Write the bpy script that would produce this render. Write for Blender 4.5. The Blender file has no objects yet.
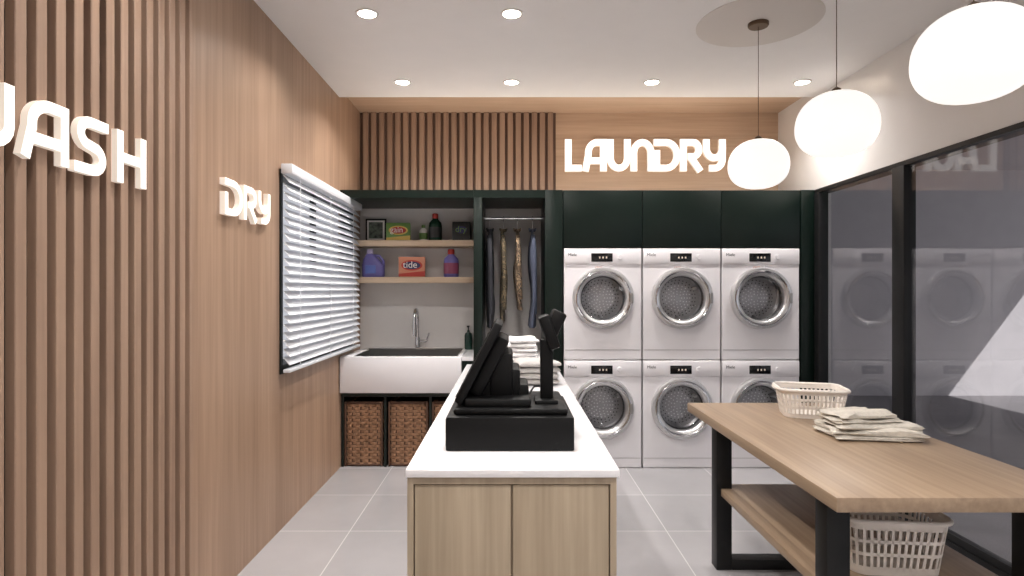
import bpy, bmesh, math, random
from mathutils import Vector, Matrix, noise
random.seed(4)
S = bpy.context.scene
COL = S.collection

# ---------------------------------------------------------------- materials
def newmat(name):
    m = bpy.data.materials.new(name); m.use_nodes = True
    nt = m.node_tree; b = nt.nodes.get('Principled BSDF')
    return m, nt, b
def lin(c):
    return tuple(((v/255.0)/12.92 if v/255.0 <= .04045 else ((v/255.0+.055)/1.055)**2.4) for v in c) + (1,)
def flat(name, c, rough=.5, metal=0, emit=0, var=.06, scale=6, bump=0, spec=.5, coat=0, ecol=None):
    m, nt, b = newmat(name)
    N = nt.nodes; L = nt.links
    tc = N.new('ShaderNodeTexCoord'); no = N.new('ShaderNodeTexNoise')
    no.inputs['Scale'].default_value = scale; no.inputs['Detail'].default_value = 4
    L.new(tc.outputs['Object'], no.inputs['Vector'])
    r = N.new('ShaderNodeValToRGB'); col = lin(c)
    r.color_ramp.elements[0].color = tuple(v*(1-var) for v in col[:3])+(1,)
    r.color_ramp.elements[1].color = tuple(min(1, v*(1+var)) for v in col[:3])+(1,)
    r.color_ramp.elements[0].position = .3; r.color_ramp.elements[1].position = .7
    L.new(no.outputs['Fac'], r.inputs['Fac']); L.new(r.outputs['Color'], b.inputs['Base Color'])
    b.inputs['Roughness'].default_value = rough; b.inputs['Metallic'].default_value = metal
    b.inputs['Specular IOR Level'].default_value = spec
    b.inputs['Coat Weight'].default_value = coat
    if bump:
        bp = N.new('ShaderNodeBump'); bp.inputs['Strength'].default_value = bump; bp.inputs['Distance'].default_value = .01
        L.new(no.outputs['Fac'], bp.inputs['Height']); L.new(bp.outputs['Normal'], b.inputs['Normal'])
    if emit:
        b.inputs['Emission Color'].default_value = lin(ecol) if ecol else col; b.inputs['Emission Strength'].default_value = emit
    return m
def wood(name, c1, c2, axis='Z', rough=.45, panel=0, fine=55):
    m, nt, b = newmat(name); N = nt.nodes; L = nt.links
    tc = N.new('ShaderNodeTexCoord'); mp = N.new('ShaderNodeMapping')
    sc = {'Z': (1, 1, .035), 'X': (.035, 1, 1), 'Y': (1, .035, 1)}[axis]
    mp.inputs['Scale'].default_value = sc
    L.new(tc.outputs['Object'], mp.inputs['Vector'])
    n1 = N.new('ShaderNodeTexNoise'); n1.inputs['Scale'].default_value = fine; n1.inputs['Detail'].default_value = 5
    n2 = N.new('ShaderNodeTexNoise'); n2.inputs['Scale'].default_value = fine/7; n2.inputs['Detail'].default_value = 3
    n2.inputs['Distortion'].default_value = .6
    L.new(mp.outputs['Vector'], n1.inputs['Vector']); L.new(mp.outputs['Vector'], n2.inputs['Vector'])
    mx = N.new('ShaderNodeMix'); mx.data_type = 'FLOAT'; mx.inputs[0].default_value = .5
    L.new(n1.outputs['Fac'], mx.inputs[2]); L.new(n2.outputs['Fac'], mx.inputs[3])
    r = N.new('ShaderNodeValToRGB')
    r.color_ramp.elements[0].position = .35; r.color_ramp.elements[0].color = lin(c1)
    r.color_ramp.elements[1].position = .66; r.color_ramp.elements[1].color = lin(c2)
    L.new(mx.outputs[0], r.inputs['Fac'])
    out = r.outputs['Color']
    if panel:
        sp = N.new('ShaderNodeSeparateXYZ'); L.new(tc.outputs['Object'], sp.inputs[0])
        d = N.new('ShaderNodeMath'); d.operation = 'DIVIDE'; d.inputs[1].default_value = panel
        L.new(sp.outputs['Y'], d.inputs[0])
        f = N.new('ShaderNodeMath'); f.operation = 'FLOOR'; L.new(d.outputs[0], f.inputs[0])
        wn = N.new('ShaderNodeTexWhiteNoise'); wn.noise_dimensions = '1D'; L.new(f.outputs[0], wn.inputs['W'])
        mr = N.new('ShaderNodeMapRange'); mr.inputs[3].default_value = .9; mr.inputs[4].default_value = 1.08
        L.new(wn.outputs['Value'], mr.inputs[0])
        hs = N.new('ShaderNodeHueSaturation'); L.new(mr.outputs[0], hs.inputs['Value']); L.new(out, hs.inputs['Color'])
        out = hs.outputs['Color']
    L.new(out, b.inputs['Base Color']); b.inputs['Roughness'].default_value = rough
    bp = N.new('ShaderNodeBump'); bp.inputs['Strength'].default_value = .12; bp.inputs['Distance'].default_value = .004
    L.new(n1.outputs['Fac'], bp.inputs['Height']); L.new(bp.outputs['Normal'], b.inputs['Normal'])
    return m
def glassmat(name, f0=.05, tint=(1, 1, 1), rough=0.0):
    m, nt, b = newmat(name); N = nt.nodes; L = nt.links; N.remove(b)
    o = [n for n in N if n.type == 'OUTPUT_MATERIAL'][0]
    tr = N.new('ShaderNodeBsdfTransparent'); tr.inputs[0].default_value = tint+(1,)
    gl = N.new('ShaderNodeBsdfGlossy'); gl.inputs['Roughness'].default_value = rough
    gl.inputs[0].default_value = (1, 1, 1, 1)
    lw = N.new('ShaderNodeLayerWeight'); lw.inputs[0].default_value = .5
    pw = N.new('ShaderNodeMath'); pw.operation = 'POWER'; pw.inputs[1].default_value = 5
    L.new(lw.outputs['Facing'], pw.inputs[0])
    ml = N.new('ShaderNodeMath'); ml.operation = 'MULTIPLY_ADD'; ml.inputs[1].default_value = 1-f0; ml.inputs[2].default_value = f0; ml.use_clamp = True
    L.new(pw.outputs[0], ml.inputs[0])
    mx = N.new('ShaderNodeMixShader'); L.new(ml.outputs[0], mx.inputs[0]); L.new(tr.outputs[0], mx.inputs[1]); L.new(gl.outputs[0], mx.inputs[2])
    L.new(mx.outputs[0], o.inputs['Surface'])
    return m
def tilemat():
    m, nt, b = newmat('floor_tile'); N = nt.nodes; L = nt.links
    tc = N.new('ShaderNodeTexCoord'); mp = N.new('ShaderNodeMapping'); mp.inputs['Location'].default_value = (.18, .22, 0)
    L.new(tc.outputs['Object'], mp.inputs[0])
    br = N.new('ShaderNodeTexBrick'); br.offset = 0; br.inputs['Scale'].default_value = 1
    br.inputs['Brick Width'].default_value = .6; br.inputs['Row Height'].default_value = .6
    br.inputs['Mortar Size'].default_value = .0028; br.inputs['Mortar Smooth'].default_value = .1
    br.inputs['Color1'].default_value = lin((160, 158, 160)); br.inputs['Color2'].default_value = lin((168, 165, 167))
    br.inputs['Mortar'].default_value = lin((200, 197, 198))
    L.new(mp.outputs[0], br.inputs['Vector'])
    no = N.new('ShaderNodeTexNoise'); no.inputs['Scale'].default_value = 2.5; no.inputs['Detail'].default_value = 6
    L.new(tc.outputs['Object'], no.inputs['Vector'])
    mr = N.new('ShaderNodeMapRange'); mr.inputs[3].default_value = .86; mr.inputs[4].default_value = 1.14
    L.new(no.outputs['Fac'], mr.inputs[0])
    hs = N.new('ShaderNodeHueSaturation'); L.new(br.outputs['Color'], hs.inputs['Color']); L.new(mr.outputs[0], hs.inputs['Value'])
    L.new(hs.outputs[0], b.inputs['Base Color']); b.inputs['Roughness'].default_value = .15
    return m
def camomat(name, c1, c2, c3):
    m, nt, b = newmat(name); N = nt.nodes; L = nt.links
    tc = N.new('ShaderNodeTexCoord'); no = N.new('ShaderNodeTexNoise'); no.inputs['Scale'].default_value = 22; no.inputs['Distortion'].default_value = 1.5
    L.new(tc.outputs['Object'], no.inputs['Vector'])
    r = N.new('ShaderNodeValToRGB'); r.color_ramp.interpolation = 'CONSTANT'
    r.color_ramp.elements[0].position = 0; r.color_ramp.elements[0].color = lin(c1)
    r.color_ramp.elements[1].position = .48; r.color_ramp.elements[1].color = lin(c2)
    e = r.color_ramp.elements.new(.58); e.color = lin(c3)
    L.new(no.outputs['Fac'], r.inputs['Fac']); L.new(r.outputs['Color'], b.inputs['Base Color']); b.inputs['Roughness'].default_value = .9
    return m

W_WALL = wood('oak_wall_veneer', (146, 118, 98), (176, 147, 124), 'Z', .45, panel=.9, fine=40)
W_SLAT = wood('oak_slat', (140, 113, 95), (166, 138, 117), 'Z', .55)
W_BACK = wood('slat_backing', (46, 33, 28), (58, 43, 36), 'Z', .7)
W_BACK2 = wood('slat_backing_bulkhead', (92, 70, 58), (108, 84, 71), 'Z', .7)
W_BULK = wood('oak_bulkhead', (180, 152, 128), (202, 174, 149), 'X', .5)
W_SHELF = wood('oak_shelf', (178, 155, 130), (204, 181, 155), 'X', .5)
W_TABLE = wood('oak_table', (138, 116, 96), (168, 145, 121), 'Y', .4)
W_CAB = wood('oak_cabinet', (154, 138, 117), (182, 165, 142), 'Z', .5)
CEIL = flat('ceiling_paint', (228, 226, 225), .8, var=.01)
WHITE = flat('white_paint', (222, 219, 217), .35, var=.01)
QUARTZ = flat('white_quartz', (234, 232, 234), .15, var=.02, scale=20)
SPLASH = flat('backsplash_grey', (208, 204, 201), .5, var=.02)
GREEN = flat('green_lacquer', (7, 21, 16), .35, var=.08, spec=.3)
DGREEN = flat('dark_green_carcass', (9, 21, 17), .5, var=.08)
BLACK = flat('black_metal', (18, 18, 19), .45, var=.1, spec=.35)
PLAST = flat('black_plastic', (8, 8, 9), .5, var=.1, spec=.25)
SCREEN = flat('screen_glass', (6, 6, 8), .12, var=.1)
ENAMEL = flat('white_enamel', (230, 227, 230), .25, var=.01)
CHROME = flat('chrome', (205, 205, 208), .16, metal=1, var=.03)
RING = flat('door_ring_steel', (206, 205, 206), .3, metal=.8, var=.03)
STEEL = flat('brushed_steel', (170, 168, 166), .3, metal=1, var=.06)
LETTER = flat('letter_glow', (200, 192, 184), .5, emit=1.0, var=0, ecol=(255, 250, 244))
LSIDE = flat('letter_return', (214, 204, 194), .5, var=0, emit=.42, ecol=(255, 240, 224))
LAMP = flat('opal_glass_glow', (150, 147, 143), .35, emit=.95, var=0, ecol=(255, 250, 245))
SHADOW_DISC = flat('pendant_shadow_disc', (209, 203, 198), .8, var=.01)  # darker tone standing in for the pendant's shadow on the ceiling
DLED = flat('downlight_glow', (255, 250, 242), .3, emit=10, var=0)
BRASS = flat('bronze_canopy', (92, 72, 54), .4, metal=.6)
GLASS = glassmat('door_glass', .045, (.93, .93, .94))
PORT = glassmat('porthole_glass', .05, (.94, .94, .95), .02)
DRUMB = flat('drum_steel', (178, 178, 181), .35, metal=.4, var=.02)
DRUMS = flat('drum_wall_steel', (165, 165, 168), .3, metal=.7, var=.05)
GLINT = flat('drum_emboss_glint', (238, 238, 240), .4)  # near-white paints the reflections on the embossed steel
GASK = flat('door_gasket', (60, 60, 63), .5)
TILE = tilemat()
BLIND = flat('blind_slat_white', (222, 224, 229), .45, var=.02)
TOWEL = flat('towel_beige', (204, 197, 186), .95, var=.1, scale=60, bump=.3)
TOWELW = flat('towel_white', (232, 230, 230), .95, var=.04, scale=60, bump=.3)
TOWELG = flat('towel_grey', (175, 171, 168), .95, var=.05, scale=60, bump=.3)
BASK = flat('basket_plastic', (236, 228, 220), .4, var=.02)
WICK = flat('wicker', (160, 122, 94), .7, var=.3, scale=40, bump=.3)
WICKD = flat('wicker_dark', (92, 64, 48), .7, var=.2, scale=40)
EXTW = flat('exterior_render', (188, 185, 188), .8, var=.03)
EXTG = flat('exterior_paving', (135, 132, 135), .7, var=.05)

# ---------------------------------------------------------------- mesh builder
class M:
    def __init__(s, name):
        s.name = name; s.bm = bmesh.new(); s.mats = []
    def mi(s, mat):
        if mat not in s.mats: s.mats.append(mat)
        return s.mats.index(mat)
    def box(s, x0, x1, y0, y1, z0, z1, mat, bevel=0, rot=None, seg=2):
        r = bmesh.ops.create_cube(s.bm, size=1); vs = r['verts']
        c = Vector(((x0+x1)/2, (y0+y1)/2, (z0+z1)/2))
        for v in vs: v.co = Vector((v.co.x*(x1-x0), v.co.y*(y1-y0), v.co.z*(z1-z0)))
        fs = set(f for v in vs for f in v.link_faces)
        k = s.mi(mat)
        for f in fs: f.material_index = k
        if bevel:
            es = list(set(e for v in vs for e in v.link_edges))
            rr = bmesh.ops.bevel(s.bm, geom=es, offset=bevel, segments=seg, affect='EDGES', profile=.5, material=-1)
            vs = list(set(v for f in rr['faces'] for v in f.verts) | set(v for v in vs if v.is_valid))
            for f in set(f for v in vs for f in v.link_faces): f.material_index = k
        for v in vs:
            if rot is not None: v.co = rot @ v.co
            v.co += c
    def face(s, vs, k):
        try:
            f = s.bm.faces.new(vs); f.material_index = k
        except ValueError: pass
    def rings(s, rings, mat, closed_ring=True, cap=True, loop=False):
        k = s.mi(mat)
        R = [[s.bm.verts.new(p) for p in r] for r in rings]
        n = len(R[0]); m = len(R)
        for i in range(m if loop else m-1):
            a = R[i]; b = R[(i+1) % m]
            for j in range(n if closed_ring else n-1):
                s.face([a[j], a[(j+1) % n], b[(j+1) % n], b[j]], k)
        if cap and not loop:
            s.face(R[0], k); s.face(R[-1], k)
    def lathe(s, prof, o, ax, mat, seg=40, cap=True):
        ax = Vector(ax).normalized(); o = Vector(o)
        u = ax.orthogonal().normalized(); w = ax.cross(u)
        s.rings([[o+ax*h+(u*math.cos(a)+w*math.sin(a))*max(r, .0004) for a in [2*math.pi*j/seg for j in range(seg)]] for r, h in prof], mat, cap=cap)
    def cyl(s, p0, p1, r, mat, seg=20, r1=None):
        p0 = Vector(p0); p1 = Vector(p1); d = p1-p0
        s.lathe([(r, 0), (r if r1 is None else r1, d.length)], p0, d, mat, seg)
    def tube(s, pts, r, mat, seg=8, closed=False, rz=None):
        pts = [Vector(p) for p in pts]; n = len(pts); rings = []
        prev = None
        for i, p in enumerate(pts):
            a = pts[(i-1) % n] if (closed or i > 0) else p
            b = pts[(i+1) % n] if (closed or i < n-1) else p
            t = (b-a).normalized()
            if prev is None:
                ref = Vector((0, 0, 1)) if abs(t.z) < .9 else Vector((0, 1, 0))
                u = t.cross(ref).normalized()
            else:
                u = (prev - t*prev.dot(t)).normalized()
            prev = u; w = t.cross(u)
            rings.append([p+u*math.cos(q)*r+w*math.sin(q)*(rz or r) for q in [2*math.pi*j/seg for j in range(seg)]])
        s.rings(rings, mat, loop=closed)
    def ribbon(s, pts, t, place, depth, mat, side, kx=1.0):
        pts = [Vector((p[0]*kx, p[1])) for p in pts]
        q = [pts[0]]
        for p in pts[1:]:
            if (p-q[-1]).length > 1e-4: q.append(p)
        pts = q; n = len(pts); Lf = []; Rt = []
        for i, p in enumerate(pts):
            d1 = (pts[i]-pts[i-1]).normalized() if i > 0 else None
            d2 = (pts[i+1]-pts[i]).normalized() if i < n-1 else None
            if d1 is None: d1 = d2
            if d2 is None: d2 = d1
            d = (d1+d2).normalized(); nn = Vector((-d.y, d.x)); c = max(.5, d.dot(d1))
            Lf.append(p+nn*t/2/c); Rt.append(p-nn*t/2/c)
        kf, ks = s.mi(mat), s.mi(side)
        V = [[s.bm.verts.new(v) for v in (place(a, 0), place(b, 0), place(b, depth), place(a, depth))] for a, b in zip(Lf, Rt)]
        for i in range(n-1):
            A, B = V[i], V[i+1]
            for j in range(4):
                s.face([A[j], A[(j+1) % 4], B[(j+1) % 4], B[j]], kf if j == 2 else ks)
        s.face(V[0], ks); s.face(V[-1], ks)
    def slab(s, c, lx, ly, h, mat, seed=0, rot=0, amp=.004, n=14):
        k = s.mi(mat); top = []; bot = []
        for i in range(n+1):
            tr = []; br = []
            for j in range(n+1):
                u = -1+2*i/n; v = -1+2*j/n
                u2 = math.copysign(abs(math.sin(u*math.pi/2))**.8, u); v2 = math.copysign(abs(math.sin(v*math.pi/2))**.8, v)
                e = max(0, (1-abs(u2)**8))*max(0, (1-abs(v2)**8)); e = e**.5
                w = noise.noise(Vector((u*1.7+seed*7.1, v*1.7, seed)))*amp*2
                x = u2*lx/2+w*1.5; y = v2*ly/2+noise.noise(Vector((v*2, u*2, seed*3.3)))*amp*2
                X = c[0]+x*math.cos(rot)-y*math.sin(rot); Y = c[1]+x*math.sin(rot)+y*math.cos(rot)
                zt = c[2]+h*(.5+.5*e)+w*e; zb = c[2]+h*(.5-.5*e)
                tv = s.bm.verts.new((X, Y, zt))
                edge = i in (0, n) or j in (0, n)
                tr.append(tv); br.append(tv if edge else s.bm.verts.new((X, Y, zb)))
            top.append(tr); bot.append(br)
        for i in range(n):
            for j in range(n):
                s.face([top[i][j], top[i+1][j], top[i+1][j+1], top[i][j+1]], k)
                q = [bot[i][j], bot[i][j+1], bot[i+1][j+1], bot[i+1][j]]
                s.face(q, k)
    def done(s, parent=None, angle=35):
        bm = s.bm
        bmesh.ops.recalc_face_normals(bm, faces=bm.faces[:])
        for f in bm.faces: f.smooth = True
        for e in bm.edges:
            if len(e.link_faces) == 2 and e.calc_face_angle(0) > math.radians(angle): e.smooth = False
        xs = [v.co for v in bm.verts]
        lo = Vector([min(c[i] for c in xs) for i in range(3)]); hi = Vector([max(c[i] for c in xs) for i in range(3)])
        o = Vector(((lo.x+hi.x)/2, (lo.y+hi.y)/2, lo.z))
        for v in bm.verts: v.co -= o
        me = bpy.data.meshes.new(s.name); bm.to_mesh(me); bm.free()
        for m in s.mats: me.materials.append(m)
        ob = bpy.data.objects.new(s.name, me); COL.objects.link(ob); ob.location = o
        if parent is not None:
            ob.parent = parent; ob.location = o-parent.location
        return ob
def rotm(ax, deg): return Matrix.Rotation(math.radians(deg), 3, ax)

# ---------------------------------------------------------------- room shell
XL, XR = -1.31, 2.35
YF, YB, YR = 4.615, 5.26, -1.6     # cabinet face, back wall, rear wall
ZC = 2.85
def simple(name, *a, **k):
    m = M(name); m.box(*a, **k); return m.done()
simple('floor', XL-.15, XR+.05, YR-.1, YB+.1, -.1, 0, TILE)
m = M('ceiling'); m.box(XL-.12, XR+.12, YR-.1, YF-.01, ZC, ZC+.2, CEIL); m.done()
m = M('ceiling_wood_soffit'); m.box(XL-.12, XR+.12, YF-.01, YB+.1, 2.92, 3.05, W_BULK); m.done()
# left wall with window hole
WY0, WY1, WZ0, WZ1 = 3.42, 5.0, .92, 2.05
m = M('wall_left')
m.box(XL-.12, XL, YR, WY0, 0, 2.92, W_WALL); m.box(XL-.12, XL, WY1, YB, 0, 2.92, W_WALL)
m.box(XL-.12, XL, WY0, WY1, 0, WZ0, W_WALL); m.box(XL-.12, XL, WY0, WY1, WZ1, 2.92, W_WALL)
m.done()
simple('wall_back', XL-.12, XR+.12, YB, YB+.1, 0, 2.92, W_BULK)
simple('wall_rear', XL-.12, XR+.12, YR-.1, YR, 0, 2.85, WHITE)
simple('wall_right', XR, XR+.12, YR, YF, 2.14, 2.85, WHITE)
simple('wall_right_end', XR, XR+.12, YF, YB, 0, 2.92, WHITE)
simple('wall_right_rear', XR, XR+.12, YR, -1.0, 0, 2.14, WHITE)
# slat wall near the camera
m = M('slat_wall_panel')
m.box(XL, XL+.012, YR, 2.42, 0, ZC, W_BACK)
y = 2.42-.040
while y > YR:
    m.box(XL+.012, XL+.04, y, y+.038, 0, ZC, W_SLAT, bevel=.002, seg=1); y -= .07
m.done()
m = M('slat_bulkhead_panel')
m.box(XL+.002, .40, YB-.014, YB-.001, 2.142, 2.918, W_BACK2)
x = XL+.03
while x < .36:
    m.box(x, x+.045, YB-.04, YB-.012, 2.142, 2.918, W_SLAT, bevel=.002, seg=1); x += .07
m.done()
# window
m = M('window_1')
fx0, fx1 = XL-.1, XL+.008
m.box(fx0, fx1, WY0-.012, WY0+.02, WZ0-.03, WZ1+.01, DGREEN); m.box(fx0, fx1, WY1-.02, WY1+.01, WZ0-.03, WZ1+.01, DGREEN)
m.box(fx0, fx1, WY0, WY1, WZ0-.03, WZ0+.02, DGREEN); m.box(fx0, fx1, WY0, WY1, WZ1-.02, WZ1+.01, DGREEN)
m.box(XL-.09, XL-.06, 4.19, 4.24, WZ0, WZ1, DGREEN)
m.box(XL-.08, XL-.075, WY0, WY1, WZ0, WZ1, GLASS)
m.done()
m = M('venetian_blind')
bx = XL+.045
m.box(bx-.03, bx+.035, WY0-.03, WY1-.005, WZ1-.02, WZ1+.035, BLIND, bevel=.004)
z = WZ1-.05
while z > WZ0+.02:
    m.box(bx-.029, bx+.029, WY0-.025, WY1-.01, z-.0015, z+.0015, BLIND, rot=rotm('Y', 50)); z -= .047
m.box(bx-.02, bx+.02, WY0-.025, WY1-.01, WZ0-.02, WZ0+.0, BLIND, bevel=.004)
for yy in (3.55, 4.15, 4.75):
    m.box(bx+.0255, bx+.0265, yy-.006, yy+.006, WZ0, WZ1, BLIND)
m.done()

# right: sliding glass doors
m = M('door_1')
m.box(XR-.01, XR+.1, -.99, YF-.005, 2.112, 2.139, BLACK)
m.box(XR-.01, XR+.1, -.99, YF-.005, 0, .03, BLACK)
for y0, y1 in ((YF-.075, YF-.005), (3.56, 3.67), (2.05, 2.12), (.9, .97), (-.99, -.93)):
    m.box(XR-.015, XR+.06, y0, y1, .03, 2.112, BLACK, bevel=.003)
m.box(XR+.0, XR+.005, 3.67, YF-.07, .03, 2.112, GLASS)
m.box(XR+.01, XR+.015, -.98, 3.6, .03, 2.112, GLASS)
m.box(XR+.0, XR+.04, -.98, 3.6, .03, .07, BLACK)
m.done()
# exterior
simple('ground_exterior', XR+.12, 16, -4, 8.0, -.12, -.02, EXTG)
simple('wall_exterior_end', XR+.12, 16, 7.9, 8.0, -.02, 4.2, EXTW)
simple('wall_exterior_side', XR+.02, XR+.12, YB+.1, 7.9, -.02, 3.2, EXTW)
simple('sun_blocker_canopy', XR+.12, 8.0, -4, 7.9, 2.95, 3.1, EXTW)  # added roof; its edge casts the diagonal shadow beside the sun patch

# ---------------------------------------------------------------- built-in cabinets
m = M('overhead_cabinet')
for i in range(3):
    x0 = .41+i*.607
    m.box(x0+.002, x0+.605, YF, YF+.02, 1.70, 2.137, GREEN, bevel=.002)
m.box(.41, 2.235, YF+.02, YB-.004, 1.697, 2.14, DGREEN)
m.done()
m = M('tall_cabinet_panel'); m.box(2.238, XR-.003, YF, YB-.004, 0, 2.14, GREEN, bevel=.002); m.done()
m = M('wardrobe')
m.box(.27, .405, YF, YB-.004, 0, 2.14, GREEN, bevel=.002)
m.box(-.28, -.215, YF, YB-.004, 0, 2.08, GREEN, bevel=.002)
m.box(-.28, .27, YF, YB-.004, 2.08, 2.14, GREEN)
m.box(-.215, .27, YB-.02, YB-.004, .0, 2.08, SPLASH)
m.box(-.215, .27, YF+.02, YB-.02, .05, .82, GREEN); m.box(-.215, .27, YF, YB-.02, .82, .855, QUARTZ)
m.done()
m = M('trim_fascia'); m.box(XL+.003, -.2805, YF, YB-.022, 2.08, 2.14, GREEN); m.done()
m = M('sink_cabinet')
m.box(XL+.003, -.282, YB-.04, YB-.022, 0, .57, DGREEN)
m.box(XL+.003, -.282, YF+.03, YB-.04, .545, .57, DGREEN)
for x in (XL+.004, -.975, -.625):
    m.box(x, x+.018, YF+.03, YB-.04, 0, .545, DGREEN)
m.box(-.37, -.282, YF, YB-.1, .57, .825, GREEN)
m.box(XL+.003, -.282, YB-.1, YB-.022, .57, .83, QUARTZ)
m.box(-.37, -.282, YF, YB-.1, .825, .855, QUARTZ); m.box(XL+.003, -.282, YB-.1, YB-.022, .83, .855, QUARTZ)
m.done()
m = M('wall_backsplash'); m.box(XL+.003, -.282, YB-.02, YB-.001, 0, 2.14, SPLASH); m.done()
m = M('wall_shelf'); m.box(XL+.003, -.282, 4.98, YB-.021, 1.735, 1.785, W_SHELF, bevel=.002); m.done()
m = M('wall_shelf'); m.box(XL+.003, -.282, 4.98, YB-.021, 1.43, 1.478, W_SHELF, bevel=.002); m.done()

# farmhouse sink
m = M('farmhouse_sink')
x0, x1, y0, y1 = XL+.006, -.373, YF-.03, YB-.105
m.box(x0, x1, y0, y0+.03, .58, .86, ENAMEL, bevel=.008)
m.box(x0, x0+.1, y0+.02, y1, .58, .86, ENAMEL, bevel=.006); m.box(x1-.03, x1, y0+.02, y1, .58, .86, ENAMEL, bevel=.006)
m.box(x0, x1, y1-.03, y1, .58, .86, ENAMEL, bevel=.006); m.box(x0, x1, y0+.02, y1, .58, .61, ENAMEL)
m.box(x0+.1, x1-.03, y0+.03, y0+.036, .62, .862, STEEL); m.box(x0+.1, x1-.03, y1-.036, y1-.03, .62, .875, STEEL)
m.box(x0+.1, x0+.106, y0+.03, y1-.03, .62, .862, STEEL); m.box(x1-.036, x1-.03, y0+.03, y1-.03, .62, .862, STEEL)
m.box(x0+.1, x1-.03, y0+.03, y1-.03, .61, .618, STEEL)
m.box(x0+.1, x1-.03, y1-.05, y1-.028, .86, .878, STEEL, bevel=.003)
m.lathe([(.04, 0), (.04, .004), (.02, .004)], (-.8, 4.88, .618), (0, 0, 1), CHROME)
m.done()
m = M('kitchen_faucet')
fx, fy = -.80, YB-.065
m.lathe([(.03, 0), (.03, .012), (.022, .02), (.022, .1), (.016, .11)], (fx, fy, .856), (0, 0, 1), CHROME)
pts = [(fx, fy, .95), (fx, fy, 1.12)]
for i in range(1, 13):
    a = math.pi*i/12; pts.append((fx, fy-.085+.085*math.cos(a), 1.12+.085*math.sin(a)))
pts.append((fx, fy-.17, 1.06)); m.tube(pts, .014, CHROME, 12)
m.cyl((fx, fy-.17, 1.08), (fx, fy-.17, .98), .02, CHROME)
m.cyl((fx+.02, fy, .93), (fx+.08, fy, .93), .012, CHROME); m.cyl((fx+.075, fy, .93), (fx+.1, fy-.01, 1.0), .006, CHROME)
m.done()
m = M('soap_dispenser')
o = (-.36, YB-.065)
m.lathe([(.001, 0), (.032, 0), (.034, .01), (.034, .12), (.028, .14), (.012, .15), (.012, .165)], (o[0], o[1], .856), (0, 0, 1), flat('green_soap', (40, 66, 58), .2))
m.cyl((o[0], o[1], 1.02), (o[0], o[1], 1.05), .005, BLACK); m.box(o[0]-.01, o[0]+.01, o[1]-.05, o[1]+.01, 1.05, 1.062, BLACK, bevel=.002)
m.done()

# wicker baskets
def rrect(hx, hy, r, n=6):
    pts = []
    for cx, cy, a0 in ((hx-r, hy-r, 0), (-hx+r, hy-r, 90), (-hx+r, -hy+r, 180), (hx-r, -hy+r, 270)):
        for i in range(n+1):
            a = math.radians(a0+90*i/n); pts.append((cx+r*math.cos(a), cy+r*math.sin(a)))
    return pts
def resample(pts, n):
    P = [Vector(p) for p in pts]; P.append(P[0]); d = [0]
    for i in range(1, len(P)): d.append(d[-1]+(P[i]-P[i-1]).length)
    out = []; k = 0
    for j in range(n):
        t = d[-1]*j/n
        while d[k+1] < t: k += 1
        f = (t-d[k])/max(1e-9, d[k+1]-d[k]); p = P[k].lerp(P[k+1], f)
        tg = (P[k+1]-P[k]).normalized(); out.append((p, Vector((tg.y, -tg.x))))
    return out
def wicker(cx, hx):
    m = M('wicker_basket'); hy = .24; cy = YF+.04+hy; z0 = .003; h = .5; NS = 44
    path = resample(rrect(hx-.008, hy-.008, .03), NS*2)
    rows = 21
    for r in range(rows):
        z = z0+.02+(h-.05)*r/(rows-1); pts = []
        for i, (p, n) in enumerate(path):
            a = (1 if ((i//2+r) % 2 == 0) else -1)
            q = p+n*.005*a; pts.append((cx+q.x, cy+q.y, z))
        m.tube(pts, .004, WICK, 6, closed=True, rz=.0115)
    for i, (p, n) in enumerate(path):
        if i % 4 == 0: m.cyl((cx+p.x, cy+p.y, z0), (cx+p.x, cy+p.y, z0+h-.01), .005, WICKD, 6)
    inner = rrect(hx-.017, hy-.017, .025)
    m.rings([[(cx+x, cy+y, zz) for x, y in inner] for zz in (z0, z0+h-.03)], WICKD)
    for zz in (z0+h-.01, z0+.012):
        m.tube([(cx+p.x, cy+p.y, zz) for p, n in path], .011, WICKD, 8, closed=True)
    for sx in (-1, 1):
        m.box(cx+sx*(hx-.004)-.007, cx+sx*(hx-.004)+.007, cy-hy-.006, cy-hy+.01, z0, z0+h, WICKD, bevel=.002)
    return m.done()
wicker(-1.135, .145); wicker(-.79, .15); wicker(-.445, .155)

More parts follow.
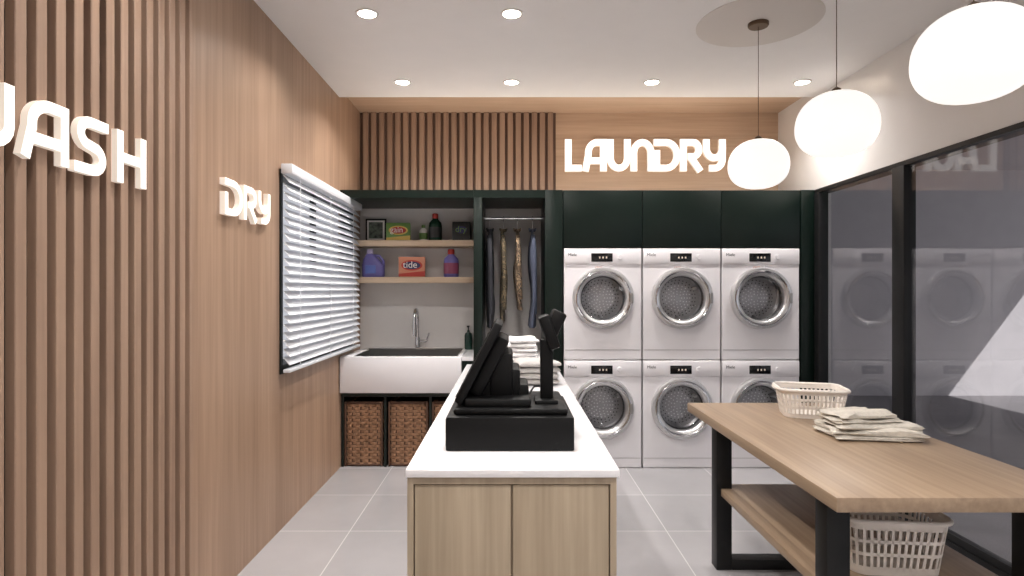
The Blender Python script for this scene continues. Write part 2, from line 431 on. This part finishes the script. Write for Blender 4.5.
# ---------------------------------------------------------------- washers
def text(name, body, size, loc, mat, parent, rot=(90, 0, 0)):
    cu = bpy.data.curves.new(name, 'FONT'); cu.body = body; cu.size = size; cu.extrude = .0003
    cu.materials.append(mat); ob = bpy.data.objects.new(name, cu); COL.objects.link(ob)
    ob.parent = parent; ob.location = Vector(loc)-parent.location; ob.rotation_euler = [math.radians(a) for a in rot]
    return ob
DARKT = flat('dark_print', (40, 40, 44), .5)
PINKT = flat('pink_print', (206, 160, 150), .5)
DISPLED = flat('display_digits', (200, 185, 170), .4, emit=.3)
def washer(cx, z0, h, kind):
    m = M(kind); w = .298; f = YF
    zc = z0+h-.385 if kind == 'tumble_dryer' else z0+h-.365
    D = .20
    m.box(cx-w, cx+w, f+D+.02, YB-.03, z0+.002, z0+h-.002, ENAMEL, bevel=.004)
    m.box(cx-w, cx-w+.02, f+.012, f+D+.03, z0+.002, z0+h-.002, ENAMEL); m.box(cx+w-.02, cx+w, f+.012, f+D+.03, z0+.002, z0+h-.002, ENAMEL)
    m.box(cx-w, cx+w, f+.012, f+D+.03, z0+h-.022, z0+h-.002, ENAMEL); m.box(cx-w, cx+w, f+.012, f+D+.03, z0+.002, z0+.022, ENAMEL)
    n = 64; R = .2
    def sq(a, ins):
        X, Z0, Z1 = w-ins, z0+.002+ins-zc, z0+h-.002-ins-zc
        c, s_ = math.cos(a), math.sin(a)
        k = min(X/abs(c) if abs(c) > 1e-6 else 9, (Z1/s_ if s_ > 1e-6 else 9), (Z0/s_ if s_ < -1e-6 else 9))
        return (cx+c*k, zc+s_*k)
    A = [2*math.pi*j/n for j in range(n)]
    for X in (-w, w):
        for Z in (z0+.002-zc, z0+h-.002-zc): A.append(math.atan2(Z, X) % (2*math.pi))
    A.sort()
    rr = []
    rr.append([(sq(a, 0)[0], f+.014, sq(a, 0)[1]) for a in A])
    rr.append([(sq(a, 0)[0], f+.005, sq(a, 0)[1]) for a in A])
    rr.append([(sq(a, .005)[0], f, sq(a, .005)[1]) for a in A])
    rr.append([(cx+R*math.cos(a), f, zc+R*math.sin(a)) for a in A])
    rr.append([(cx+R*math.cos(a), f+.02, zc+R*math.sin(a)) for a in A])
    m.rings(rr, ENAMEL, cap=False)
    m.box(cx-w+.002, cx+w-.002, f-.008, f+.01, z0+h-.125, z0+h-.006, ENAMEL, bevel=.004)
    m.box(cx-w+.01, cx-.1, f-.011, f, z0+h-.115, z0+h-.02, ENAMEL, bevel=.003)
    m.box(cx-.09, cx+.075, f-.011, f, z0+h-.105, z0+h-.04, SCREEN, bevel=.003)
    for k in range(3): m.box(cx-.03+k*.026, cx-.02+k*.026, f-.0125, f-.01, z0+h-.08, z0+h-.066, DISPLED)
    m.lathe([(.02, 0), (.018, .012), (.001, .012)], (cx+.13, f-.008, z0+h-.07), (0, -1, 0), ENAMEL, 24)
    m.box(cx-.29, cx+.29, f-.001, f+.01, z0+.075, z0+.079, STEEL)
    o = (cx, f, zc)
    m.lathe([(.236, 0), (.238, .012), (.236, .026), (.228, .038), (.205, .044), (.183, .036), (.172, .022), (.170, .0), (.172, -.02)], o, (0, -1, 0), RING, 56, cap=False)
    m.lathe([(.212, .0435), (.205, .047), (.196, .0425)], o, (0, -1, 0), CHROME, 56, cap=False)
    m.lathe([(.2, -.005), (.172, -.01), (.163, -.018), (.160, -.028)], o, (0, -1, 0), GASK, 48, cap=False)
    m.lathe([(.160, -.028), (.190, -.04), (.190, -.11), (.175, -.125)], o, (0, -1, 0), DRUMS, 48, cap=False)
    m.lathe([(.175, -.125), (.12, -.118), (.08, -.110), (.03, -.105), (.001, -.105)], o, (0, -1, 0), DRUMB, 48, cap=False)
    for rad, cnt, yy in ((.03, 7, .1045), (.052, 11, .106), (.074, 16, .108), (.096, 21, .111), (.118, 25, .115), (.14, 30, .119)):
        for j in range(cnt):
            a = 2*math.pi*j/cnt; px, pz = cx+rad*math.cos(a), zc+rad*math.sin(a)
            m.lathe([(.0055, 0), (.004, .004), (.001, .005)], (px, f+yy, pz), (0, -1, 0), GLINT if rad < .1 else GASK, 6)  # inner dots get the painted glint, outer ones stay dark
    for k in range(3):
        a = math.radians(30+120*k)
        m.cyl((cx+.17*math.cos(a), f+.05, zc+.17*math.sin(a)), (cx+.15*math.cos(a), f+.12, zc+.15*math.sin(a)), .018, DRUMS, 10)
    m.lathe([(.172, .02), (.155, .005), (.13, -.008), (.09, -.018), (.04, -.022), (.001, -.023)], o, (0, -1, 0), PORT, 48, cap=False)
    m.box(cx+.2, cx+.226, f-.05, f-.03, zc-.04, zc+.04, STEEL, bevel=.006)
    ob = m.done()
    text('logo', 'Miele', .032, (cx-.27, f-.0115, z0+h-.062), DARKT, ob)
    text('label', 'care', .03, (cx-.06, f-.0085, z0+h-.155), PINKT, ob)
    return ob
for i in range(3):
    cx = .41+.607*i+.3035
    washer(cx, 0.0, .83, 'washing_machine')
    washer(cx, .832, .86, 'tumble_dryer')

# ---------------------------------------------------------------- shelf goods
def bottle(name, x, y, z, r, h, body, cap, label, capr=None, sq=.7):
    m = M(name)
    def ring(rr, hh, n=24): return [(x+rr*math.cos(2*math.pi*j/n), y+sq*rr*math.sin(2*math.pi*j/n), z+hh) for j in range(n)]
    m.rings([ring(r*.9, 0), ring(r, .01), ring(r, h*.55), ring(r*.92, h*.66), ring(r*.45, h*.78), ring(r*.4, h*.82)], body)
    cr = capr or r*.45
    m.lathe([(cr, 0), (cr, h*.16), (cr*.8, h*.18), (.001, h*.18)], (x, y, z+h*.81), (0, 0, 1), cap, 20)
    m.rings([ring(r*1.02, h*.12), ring(r*1.02, h*.5)], label, cap=False)
    m.done()
def cart(name, x, y, z, w, d, h, c1, c2, c3, rot=0, word='', c4=None):
    m = M(name); R = rotm('Z', rot)
    m.box(x-w/2, x+w/2, y-d/2, y+d/2, z, z+h, c1, bevel=.002, rot=R)
    n = 24
    def P(px, pz, off): v = R @ Vector((px, -d/2-off, 0)); return (x+v.x, y+v.y, z+h/2+pz)
    m.rings([[P(w*.4*math.cos(2*math.pi*j/n), h*.08+h*.26*math.sin(2*math.pi*j/n), o) for j in range(n)] for o in (.0, .0012)], c2)
    m.rings([[P(w*.33*math.cos(2*math.pi*j/n), h*.08+h*.19*math.sin(2*math.pi*j/n), o) for j in range(n)] for o in (.001, .002)], c3)
    m.rings([[P(-w*.5, -h*.46, o), P(w*.5, -h*.46, o), P(w*.5, -h*.2, o), P(-w*.5, -h*.34, o)] for o in (0, .001)], c2)
    ob = m.done()
    if word:
        text('label', word, h*.46, P(-w*.34, -h*.04, .0035), c4, ob, (90, 0, rot))
cR = flat('print_red', (180, 56, 46), .4); cG = flat('print_green', (100, 138, 66), .4); cW = flat('print_white', (235, 230, 225), .4)
cO = flat('print_orange', (196, 128, 100), .4); cP = flat('plastic_violet', (104, 98, 160), .3); cN = flat('print_navy', (48, 50, 92), .4)
cK = flat('print_black', (25, 28, 28), .4); cB = flat('plastic_bottle_green', (24, 56, 42), .25); cM = flat('plastic_magenta', (140, 70, 96), .3)
cY = flat('print_yellow', (214, 180, 90), .4)
Z1, Z2 = 1.786, 1.479; ys = 5.1
m = M('picture_frame'); m.box(-1.25, -1.07, 5.19, 5.205, Z1, Z1+.2, BLACK, bevel=.003); m.box(-1.235, -1.085, 5.186, 5.192, Z1+.015, Z1+.185, cW)
m.box(-1.22, -1.10, 5.184, 5.188, Z1+.03, Z1+.17, flat('print_foliage', (92, 100, 88), .6, var=.8, scale=30)); m.done()
cart('detergent_box', -.945, 5.09, Z1, .2, .07, .15, cG, cY, cR, 6, 'gain', cW)
bottle('spray_bottle', -.74, 5.13, Z1, .035, .14, cW, cG, cG)
bottle('fabric_softener_bottle', -.635, 5.1, Z1, .056, .235, cB, cR, cK)
cart('dryer_sheet_box', -.41, 5.1, Z1, .15, .07, .16, cK, cK, cN, -4, 'dry', cG)
cart('detergent_box', -.83, 5.09, Z2, .22, .08, .17, cO, cR, cN, 5, 'tide', cW)
bottle('fabric_softener_bottle', -.5, 5.1, Z2, .064, .24, cP, cR, cM)
m = M('detergent_jug'); x, y = -1.16, 5.1
def jr(x0, x1, hy, z, n=20):
    cx = (x0+x1)/2; hx = (x1-x0)/2
    return [(cx+hx*math.copysign(abs(math.cos(a))**.6, math.cos(a)), y+hy*math.copysign(abs(math.sin(a))**.6, math.sin(a)), z) for a in [2*math.pi*j/n for j in range(n)]]
m.rings([jr(x-.09, x+.09, .045, Z2), jr(x-.095, x+.095, .05, Z2+.012), jr(x-.095, x+.095, .05, Z2+.1), jr(x-.085, x+.05, .045, Z2+.15), jr(x-.06, x+.005, .03, Z2+.19), jr(x-.055, x-.005, .025, Z2+.2)], cP)
m.tube([(x-.0, y, Z2+.185), (x+.05, y, Z2+.18), (x+.082, y, Z2+.14), (x+.085, y, Z2+.09)], .013, cP, 10)
m.cyl((x-.03, y, Z2+.198), (x-.03, y, Z2+.235), .028, flat('cap_light', (200, 190, 225), .4))
m.box(x-.06, x+.03, y-.054, y-.04, Z2+.03, Z2+.1, flat('label_blue', (90, 110, 180), .4), bevel=.003)
m.done()

# ---------------------------------------------------------------- wardrobe rail and clothes
m = M('clothes_rail'); m.cyl((-.213, 4.94, 1.96), (.268, 4.94, 1.96), .011, CHROME); m.lathe([(.02,0),(.02,.006)], (-.2145,4.94,1.96),(1,0,0),CHROME); m.lathe([(.02,0),(.02,.006)], (.2695,4.94,1.96),(-1,0,0),CHROME); m.done()
def garment(name, x, mat, ln, tilt, seed, kind, th=1.0):
    m = M(name); yc = 4.94; zt = 1.86
    m.tube([(x, yc, zt-.02), (x, yc, 1.935)]+[(x, yc+.018*math.sin(math.radians(q)), 1.958-.022*math.cos(math.radians(q))) for q in range(20, 220, 25)], .0025, CHROME, 6)
    m.tube([(x, yc-.19, zt-.07), (x, yc, zt-.005), (x, yc+.19, zt-.07)], .006, BLACK, 8)
    rings = []; n = 28; K = 18
    for k in range(K+1):
        t = k/K; z = zt+.01-ln*t
        hy = .05+.16*min(1, t*5) if t < .2 else .21+.015*t
        hx = th*(.014+.014*min(1, t*6))*(1+.25*math.sin(seed+t*9))
        sh = tilt*t*t+.008*math.sin(seed*2+t*7)
        r = []
        for j in range(n):
            a = 2*math.pi*j/n; rip = 1+.22*math.sin(a*5+seed+t*3)*min(1, t*2)
            r.append((x+sh+hx*math.cos(a)*rip, yc+hy*math.sin(a), z))
        rings.append(r)
    m.rings(rings, mat)
    for sgn in (-1, 1):
        m.tube([(x, yc+sgn*.16, zt-.06), (x+.006, yc+sgn*.21, zt-.16), (x+.01+tilt*.3, yc+sgn*.215, zt-.38), (x+.01+tilt*.6, yc+sgn*.19, zt-ln*.85)], .021*th, mat, 12)
    m.tube([(x+.02, yc-.04, zt), (x+.026, yc, zt+.012), (x+.02, yc+.04, zt), (x-.02, yc+.04, zt), (x-.026, yc, zt+.012), (x-.02, yc-.04, zt)], .009, mat, 8, closed=True)
    m.done()
garment('hanging_jacket', -.165, flat('cloth_charcoal', (44, 44, 50), .9, var=.2), .80, .0, 1, 'jacket', .9)
garment('hanging_shirt', -.055, camomat('camo_green', (66, 58, 44), (116, 100, 76), (26, 25, 22)), .76, .0, 2.2, 'shirt', .8)
garment('hanging_shirt', .06, camomat('camo_tan', (78, 62, 48), (150, 128, 104), (34, 28, 26)), .66, .02, 3.1, 'shirt', .85)
garment('hanging_jacket', .185, flat('cloth_denim', (72, 78, 96), .9, var=.2), .80, .0, 4.7, 'jacket', .85)

# ---------------------------------------------------------------- service counter (island)
m = M('service_counter')
IX0, IX1, IY0, IY1 = -.303, .318, 1.734, 4.2
m.box(IX0, IX1, IY0, IY1, .827, .85, QUARTZ, bevel=.003)
a0, a1, b0 = IX0+.004, IX1-.008, IY0+.012
m.box(a0, a1, b0+.02, IY1-.01, .0, .827, W_CAB)
m.box(a0, a1, b0, b0+.02, .805, .827, W_CAB)
m.box(a0, a0+.018, b0, b0+.02, 0, .805, W_CAB); m.box(a1-.018, a1, b0, b0+.02, 0, .805, W_CAB)
mid = (a0+a1)/2
m.box(a0+.021, mid-.0035, b0+.006, b0+.02, .02, .801, W_CAB, bevel=.002)
m.box(mid+.0035, a1-.021, b0+.006, b0+.02, .02, .801, W_CAB, bevel=.002)
m.done()
m = M('folded_towel_stack')
for i in range(8): m.slab((.075+.004*math.sin(i*3), 3.75, .851+i*.028), .18, .28, .03, TOWELW, seed=i+1, rot=.05*math.sin(i*2))
m.done()
m = M('folded_blanket')
for i in range(4): m.slab((.15, 3.38, .851+i*.032), .23, .26, .034, TOWELG, seed=i+9, rot=.04*i)
m.done()

# ---------------------------------------------------------------- POS terminal
m = M('cash_register')
DX0, DX1, DY0, DY1 = -.207, .207, 1.93, 2.33; z = .852
m.box(DX0, DX1, DY0, DY1, z, z+.108, PLAST, bevel=.004)
m.box(DX0-.002, DX0+.004, DY0+.012, DY1-.012, z+.012, z+.1, BLACK, bevel=.001)
m.lathe([(.012, 0), (.012, .006), (.006, .007)], (DX0-.002, 2.13, z+.06), (-1, 0, 0), CHROME, 16)
for xx in (-.18, .18):
    for yy in (1.96, 2.3): m.cyl((xx, yy, .8505), (xx, yy, z+.002), .015, BLACK, 12)
zz = z+.108
m.box(-.185, .19, DY0+.03, DY1-.02, zz, zz+.022, PLAST, bevel=.008)
m.box(-.15, .07, DY0+.05, DY1-.05, zz+.02, zz+.05, PLAST, bevel=.01)
ang = math.degrees(math.atan2(.26, .135))
R = rotm('Y', -(ang))
def sl(cx, cz, L, T, y0, y1, mat, bev):
    m.box(cx-L/2, cx+L/2, y0, y1, cz-T/2, cz+T/2, mat, bevel=bev, rot=R)
sl(-.105, 1.125, .30, .03, 1.99, 2.31, PLAST, .008)
sl(-.119, 1.132, .27, .004, 2.005, 2.295, SCREEN, .001)
sl(-.07, 1.11, .22, .045, 2.03, 2.27, PLAST, .012)
m.box(-.07, .01, 2.05, 2.25, zz+.04, 1.155, PLAST, bevel=.012)
m.box(-.05, .035, 2.06, 2.24, zz+.03, 1.10, PLAST, bevel=.012)
m.box(-.03, .065, 2.07, 2.23, zz+.03, 1.045, PLAST, bevel=.012)
m.box(-.12, .0, 2.06, 2.24, zz+.03, 1.06, PLAST, bevel=.01)
m.box(.085, .165, 2.04, 2.14, zz+.015, zz+.035, PLAST, bevel=.006)
m.box(.105, .15, 2.075, 2.11, zz+.02, 1.20, PLAST, bevel=.006)
R2 = rotm('Y', -20)
m.box(.115, .155, 2.04, 2.14, 1.165, 1.285, PLAST, bevel=.008, rot=R2)
R3 = rotm('Y', 25)
m.box(.13, .18, 2.045, 2.135, 1.21, 1.30, PLAST, bevel=.01, rot=R3)
m.box(.175, .181, 2.055, 2.125, 1.22, 1.285, SCREEN, bevel=.001, rot=R3)
m.tube([(.07, 2.2, zz+.03), (.09, 2.24, zz+.05), (.12, 2.2, zz+.06), (.128, 2.11, zz+.1)], .004, BLACK, 6)
m.done()

# ---------------------------------------------------------------- folding table
m = M('folding_table')
TX0, TX1, TY0, TY1 = .975, 1.775, 1.79, 3.30
m.box(TX0, TX1, TY0, TY1, .705, .75, W_TABLE, bevel=.003)
for yc in (1.95, 2.97):
    m.box(1.01, 1.085, yc-.0375, yc+.0375, 0, .705, BLACK, bevel=.003)
    m.box(1.66, 1.735, yc-.0375, yc+.0375, 0, .705, BLACK, bevel=.003)
    m.box(1.085, 1.66, yc-.037, yc+.037, 0, .05, BLACK, bevel=.003)
    m.box(1.085, 1.66, yc-.037, yc+.037, .66, .705, BLACK, bevel=.003)
m.box(1.085, 1.66, 1.92, 3.0, .365, .40, W_TABLE, bevel=.002)
m.box(1.03, 1.086, 1.99, 2.93, .365, .40, W_TABLE, bevel=.002)
m.done()

def pbasket(cx, cy, z0, hx, hy, h, rot):
    m = M('laundry_basket'); c, s_ = math.cos(rot), math.sin(rot)
    def lvl(t, off=0): return resample(rrect(hx*(.86+.14*t)+off, hy*(.86+.14*t)+off, .05), 96)
    def W(p, zz): return (cx+p.x*c-p.y*s_, cy+p.x*s_+p.y*c, zz)
    def strip(t0, t1, th=.003):
        a = lvl(t0); b = lvl(t1)
        rings = []
        for (p, n), (q, k) in zip(a, b):
            rings.append([W(p, z0+h*t0), W(q, z0+h*t1), W(q+k*th, z0+h*t1), W(p+n*th, z0+h*t0)])
        m.rings(rings, BASK, loop=True)
    strip(0, .16); strip(.36, .42); strip(.60, .66); strip(.84, 1.0)
    a = lvl(.1); b = lvl(.9)
    for i in range(0, 96, 2):
        p, n = a[i]; q, k = b[i]; p2, _ = a[(i+1) % 96]; q2, _ = b[(i+1) % 96]
        d = (p2-p)*.42; e = (q2-q)*.42
        m.rings([[W(p-d, z0+h*.1), W(p+d, z0+h*.1), W(p+d+n*.003, z0+h*.1), W(p-d+n*.003, z0+h*.1)],
                 [W(q-e, z0+h*.9), W(q+e, z0+h*.9), W(q+e+k*.003, z0+h*.9), W(q-e+k*.003, z0+h*.9)]], BASK)
    m.tube([W(p, z0+h) for p, n in lvl(1.0, .006)], .008, BASK, 8, closed=True)
    fl = lvl(0); m.rings([[W(p, z0+zz) for p, n in fl] for zz in (0, .004)], BASK)
    for sg in (-1, 1):
        hp = [Vector((sg*(hx+.002), -.06)), Vector((sg*(hx+.016), -.045)), Vector((sg*(hx+.02), 0)), Vector((sg*(hx+.016), .045)), Vector((sg*(hx+.002), .06))]
        m.tube([W(p, z0+h-.003) for p in hp], .006, BASK, 8)
    return m.done()
pbasket(1.49, 2.98, .751, .148, .12, .135, -.25)
pbasket(1.33, 2.15, .401, .165, .14, .19, -.1)
m = M('folded_towel')
for i, (dx, dy, lx, ly, r) in enumerate([(0, 0, .36, .24, .05), (.0, .0, .37, .25, -.05), (.01, .01, .34, .22, .1), (-.03, .03, .28, .19, .22), (-.035, .035, .24, .18, .3)]):
    m.slab((1.53+dx, 2.56+dy, .751+i*.019), lx, ly, .022, TOWEL, seed=i+20, rot=r-.1, amp=.010)
m.done()

# ---------------------------------------------------------------- illuminated letters
def arc(cx, cy, r, a0, a1, n=10):
    return [(cx+r*math.cos(math.radians(a0+(a1-a0)*i/n)), cy+r*math.sin(math.radians(a0+(a1-a0)*i/n))) for i in range(n+1)]
G = {
 'L': (.68, [[(.1, 1), (.1, .1), (.6, .1)]]),
 'A': (.90, [[(.06, 0), (.17, .5)]+arc(.5, .57, .33, 170, 90, 8)+[(.74, .9), (.74, 0)], [(.13, .33), (.74, .33)]]),
 'U': (.88, [[(.1, 1)]+arc(.42, .42, .32, 180, 360)+[(.74, 1)]]),
 'N': (.86, [[(.1, 0)]+arc(.42, .58, .32, 180, 0)+[(.74, 0)]]),
 'D': (1.0, [[(.1, .66), (.1, .1), (.46, .1)]+arc(.46, .5, .4, -90, 90)+[(-.02, .9)]]),
 'd': (.98, [[(.1, .62), (.1, .1), (.46, .1)]+arc(.46, .5, .4, -90, 90)+[(.02, .9)]]),
 'R': (.86, [[(.1, 0), (.1, .9), (.46, .9)]+arc(.46, .68, .22, 90, -90)+[(.26, .46)], [(.36, .46), (.74, 0)]]),
 'Y': (.8, [[(.1, 1)]+arc(.4, .72, .3, 180, 360)+[(.7, 1)], [(.7, .8), (.7, .4)]+arc(.42, .38, .28, 0, -90)+[(.2, .1)]]),
 'W': (1.40, [[(.1, 1)]+arc(.38, .38, .28, 180, 360)+[(.66, 1)], [(.66, 1)]+arc(.94, .38, .28, 180, 360)+[(1.22, 1)]]),
 'S': (.92, [[(.02, .08), (.38, .08)]+arc(.40, .29, .21, -90, 60, 9)+arc(.36, .71, .21, 240, 90, 9)+[(.74, .92)]]),
 'H': (.82, [[(.1, 1), (.1, 0)], [(.1, .5), (.7, .5)], [(.7, 1), (.7, 0)]]),
}
def sign(name, word, o, udir, ndir, h, total, t=.19, depth=.03):
    tot = sum(G[c][0] for c in word); k = total/(tot*h)
    m = M(name); u = 0; o = Vector(o); ud = Vector(udir); nd = Vector(ndir)
    for c in word:
        w, strokes = G[c]
        def place(p, d, u=u): return o+ud*((u*k+p.x)*h)+Vector((0, 0, p.y*h))+nd*d
        for st in strokes: m.ribbon(st, t, place, depth, LETTER, LSIDE, k)
        u += w
    return m.done()
sign('laundry_sign', 'LAUNDRY', (.485, YB-.001, 2.405), (1, 0, 0), (0, -1, 0), .28, 1.39, .21)
sign('wash_sign', 'WASH', (XL+.041, 1.25, 1.715), (0, 1, 0), (1, 0, 0), .168, .82, .185, .02)
sign('dry_sign', 'dRY', (XL+.001, 2.70, 1.712), (0, 1, 0), (1, 0, 0), .168, .52, .185, .025)

# ---------------------------------------------------------------- pendants and downlights
def light(name, kind, energy, loc, parent, col=(1, .965, .93), **kw):
    l = bpy.data.lights.new(name, kind); l.energy = energy; l.color = col
    for k, v in kw.items(): setattr(l, k, v)
    o = bpy.data.objects.new(name, l); COL.objects.link(o)
    if parent: o.parent = parent; o.location = Vector(loc)-parent.location
    else: o.location = loc
    return o
for d in (600/181, 600/238, 600/338):
    m = M('pendant_lamp'); x = 1.372; zc = 2.065
    prof = []
    for i in range(25):
        a = -math.pi/2+math.pi*i/24; c, s_ = math.cos(a), math.sin(a)
        r = .160*abs(c)**.8; hgt = .134*math.copysign(abs(s_)**.95, s_)
        r *= 1+.05*(-s_)
        prof.append((r, hgt))
    m.lathe(prof, (x, d, zc), (0, 0, 1), LAMP, 40)
    m.lathe([(.02, 0), (.018, .02), (.004, .03)], (x, d, zc+.128), (0, 0, 1), BRASS, 16)
    m.cyl((x, d, zc+.15), (x, d, ZC-.02), .0018, BRASS, 8)
    m.lathe([(.055, 0), (.055, .016), (.05, .022), (.001, .022)], (x, d, ZC-.005), (0, 0, -1), BRASS, 28)
    m.lathe([(.33, 0), (.33, .003), (.325, .006), (.001, .006)], (x, d, ZC-.0005), (0, 0, -1), SHADOW_DISC, 64)  # thin disc in place of the lamp's ceiling shadow
    m.done()
def downlight(x, y, p=11):
    m = M('recessed_downlight')
    m.lathe([(.062, 0), (.060, .006), (.048, .006), (.046, .002)], (x, y, ZC), (0, 0, -1), WHITE, 32, cap=False)
    m.lathe([(.047, .003), (.001, .003)], (x, y, ZC), (0, 0, -1), DLED, 32)
    ob = m.done()
    light('lamp', 'AREA', p, (x, y, ZC-.012), ob, shape='DISK', size=.09, spread=math.radians(135))
for x in (-.765, .01, 1.01, 2.08): downlight(x, 4.27, 12)
for x in (-.765, .01): downlight(x, 3.21)
for x in (-.765, .01): downlight(x, 1.9, 10)
for x in (-.5, .8, 1.9): downlight(x, .6, 12)  # out-of-view downlights, added as fill light
for x in (-.5, .8, 1.9): downlight(x, -.8, 12)  # another unseen row behind the camera, added for fill
# unseen strip light added on top of the cabinets to brighten the bulkhead and soffit
m = M('soffit_fill_strip'); m.box(XL+.1, 2.2, 4.80, 4.82, 2.1405, 2.15, flat('fill_strip_glow', (230, 220, 205), .5, emit=1.5), bevel=.001); ob = m.done()
l = light('lamp', 'AREA', 10, (.45, 4.81, 2.16), ob, (1, .86, .72), shape='RECTANGLE', size=3.2, size_y=.02); l.rotation_euler = (math.radians(180), 0, 0)

# ---------------------------------------------------------------- daylight
w = bpy.data.worlds.new('sky'); S.world = w; w.use_nodes = True
bg = w.node_tree.nodes['Background']; bg.inputs[0].default_value = (.80, .81, .85, 1); bg.inputs[1].default_value = .95
sun = bpy.data.lights.new('sun', 'SUN'); sun.energy = 5; sun.angle = .006; sun.color = (1, .97, .94)
so = bpy.data.objects.new('sun', sun); COL.objects.link(so); so.location = (10, -3, 8)
dirv = Vector((-.75, .9, -1.0)).normalized()
so.rotation_euler = dirv.to_track_quat('-Z', 'Y').to_euler()

# ---------------------------------------------------------------- camera
cam = bpy.data.cameras.new('camera'); co = bpy.data.objects.new('camera', cam); COL.objects.link(co)
co.location = (0, 0, 1.37); co.rotation_euler = (math.radians(90), 0, 0)
cam.sensor_width = 36; cam.lens = 36*600/1024; cam.shift_x = 2/1024; cam.shift_y = 2/1024
cam.clip_start = .05
S.camera = co
S.view_settings.view_transform = 'Standard'
S.view_settings.exposure = 0
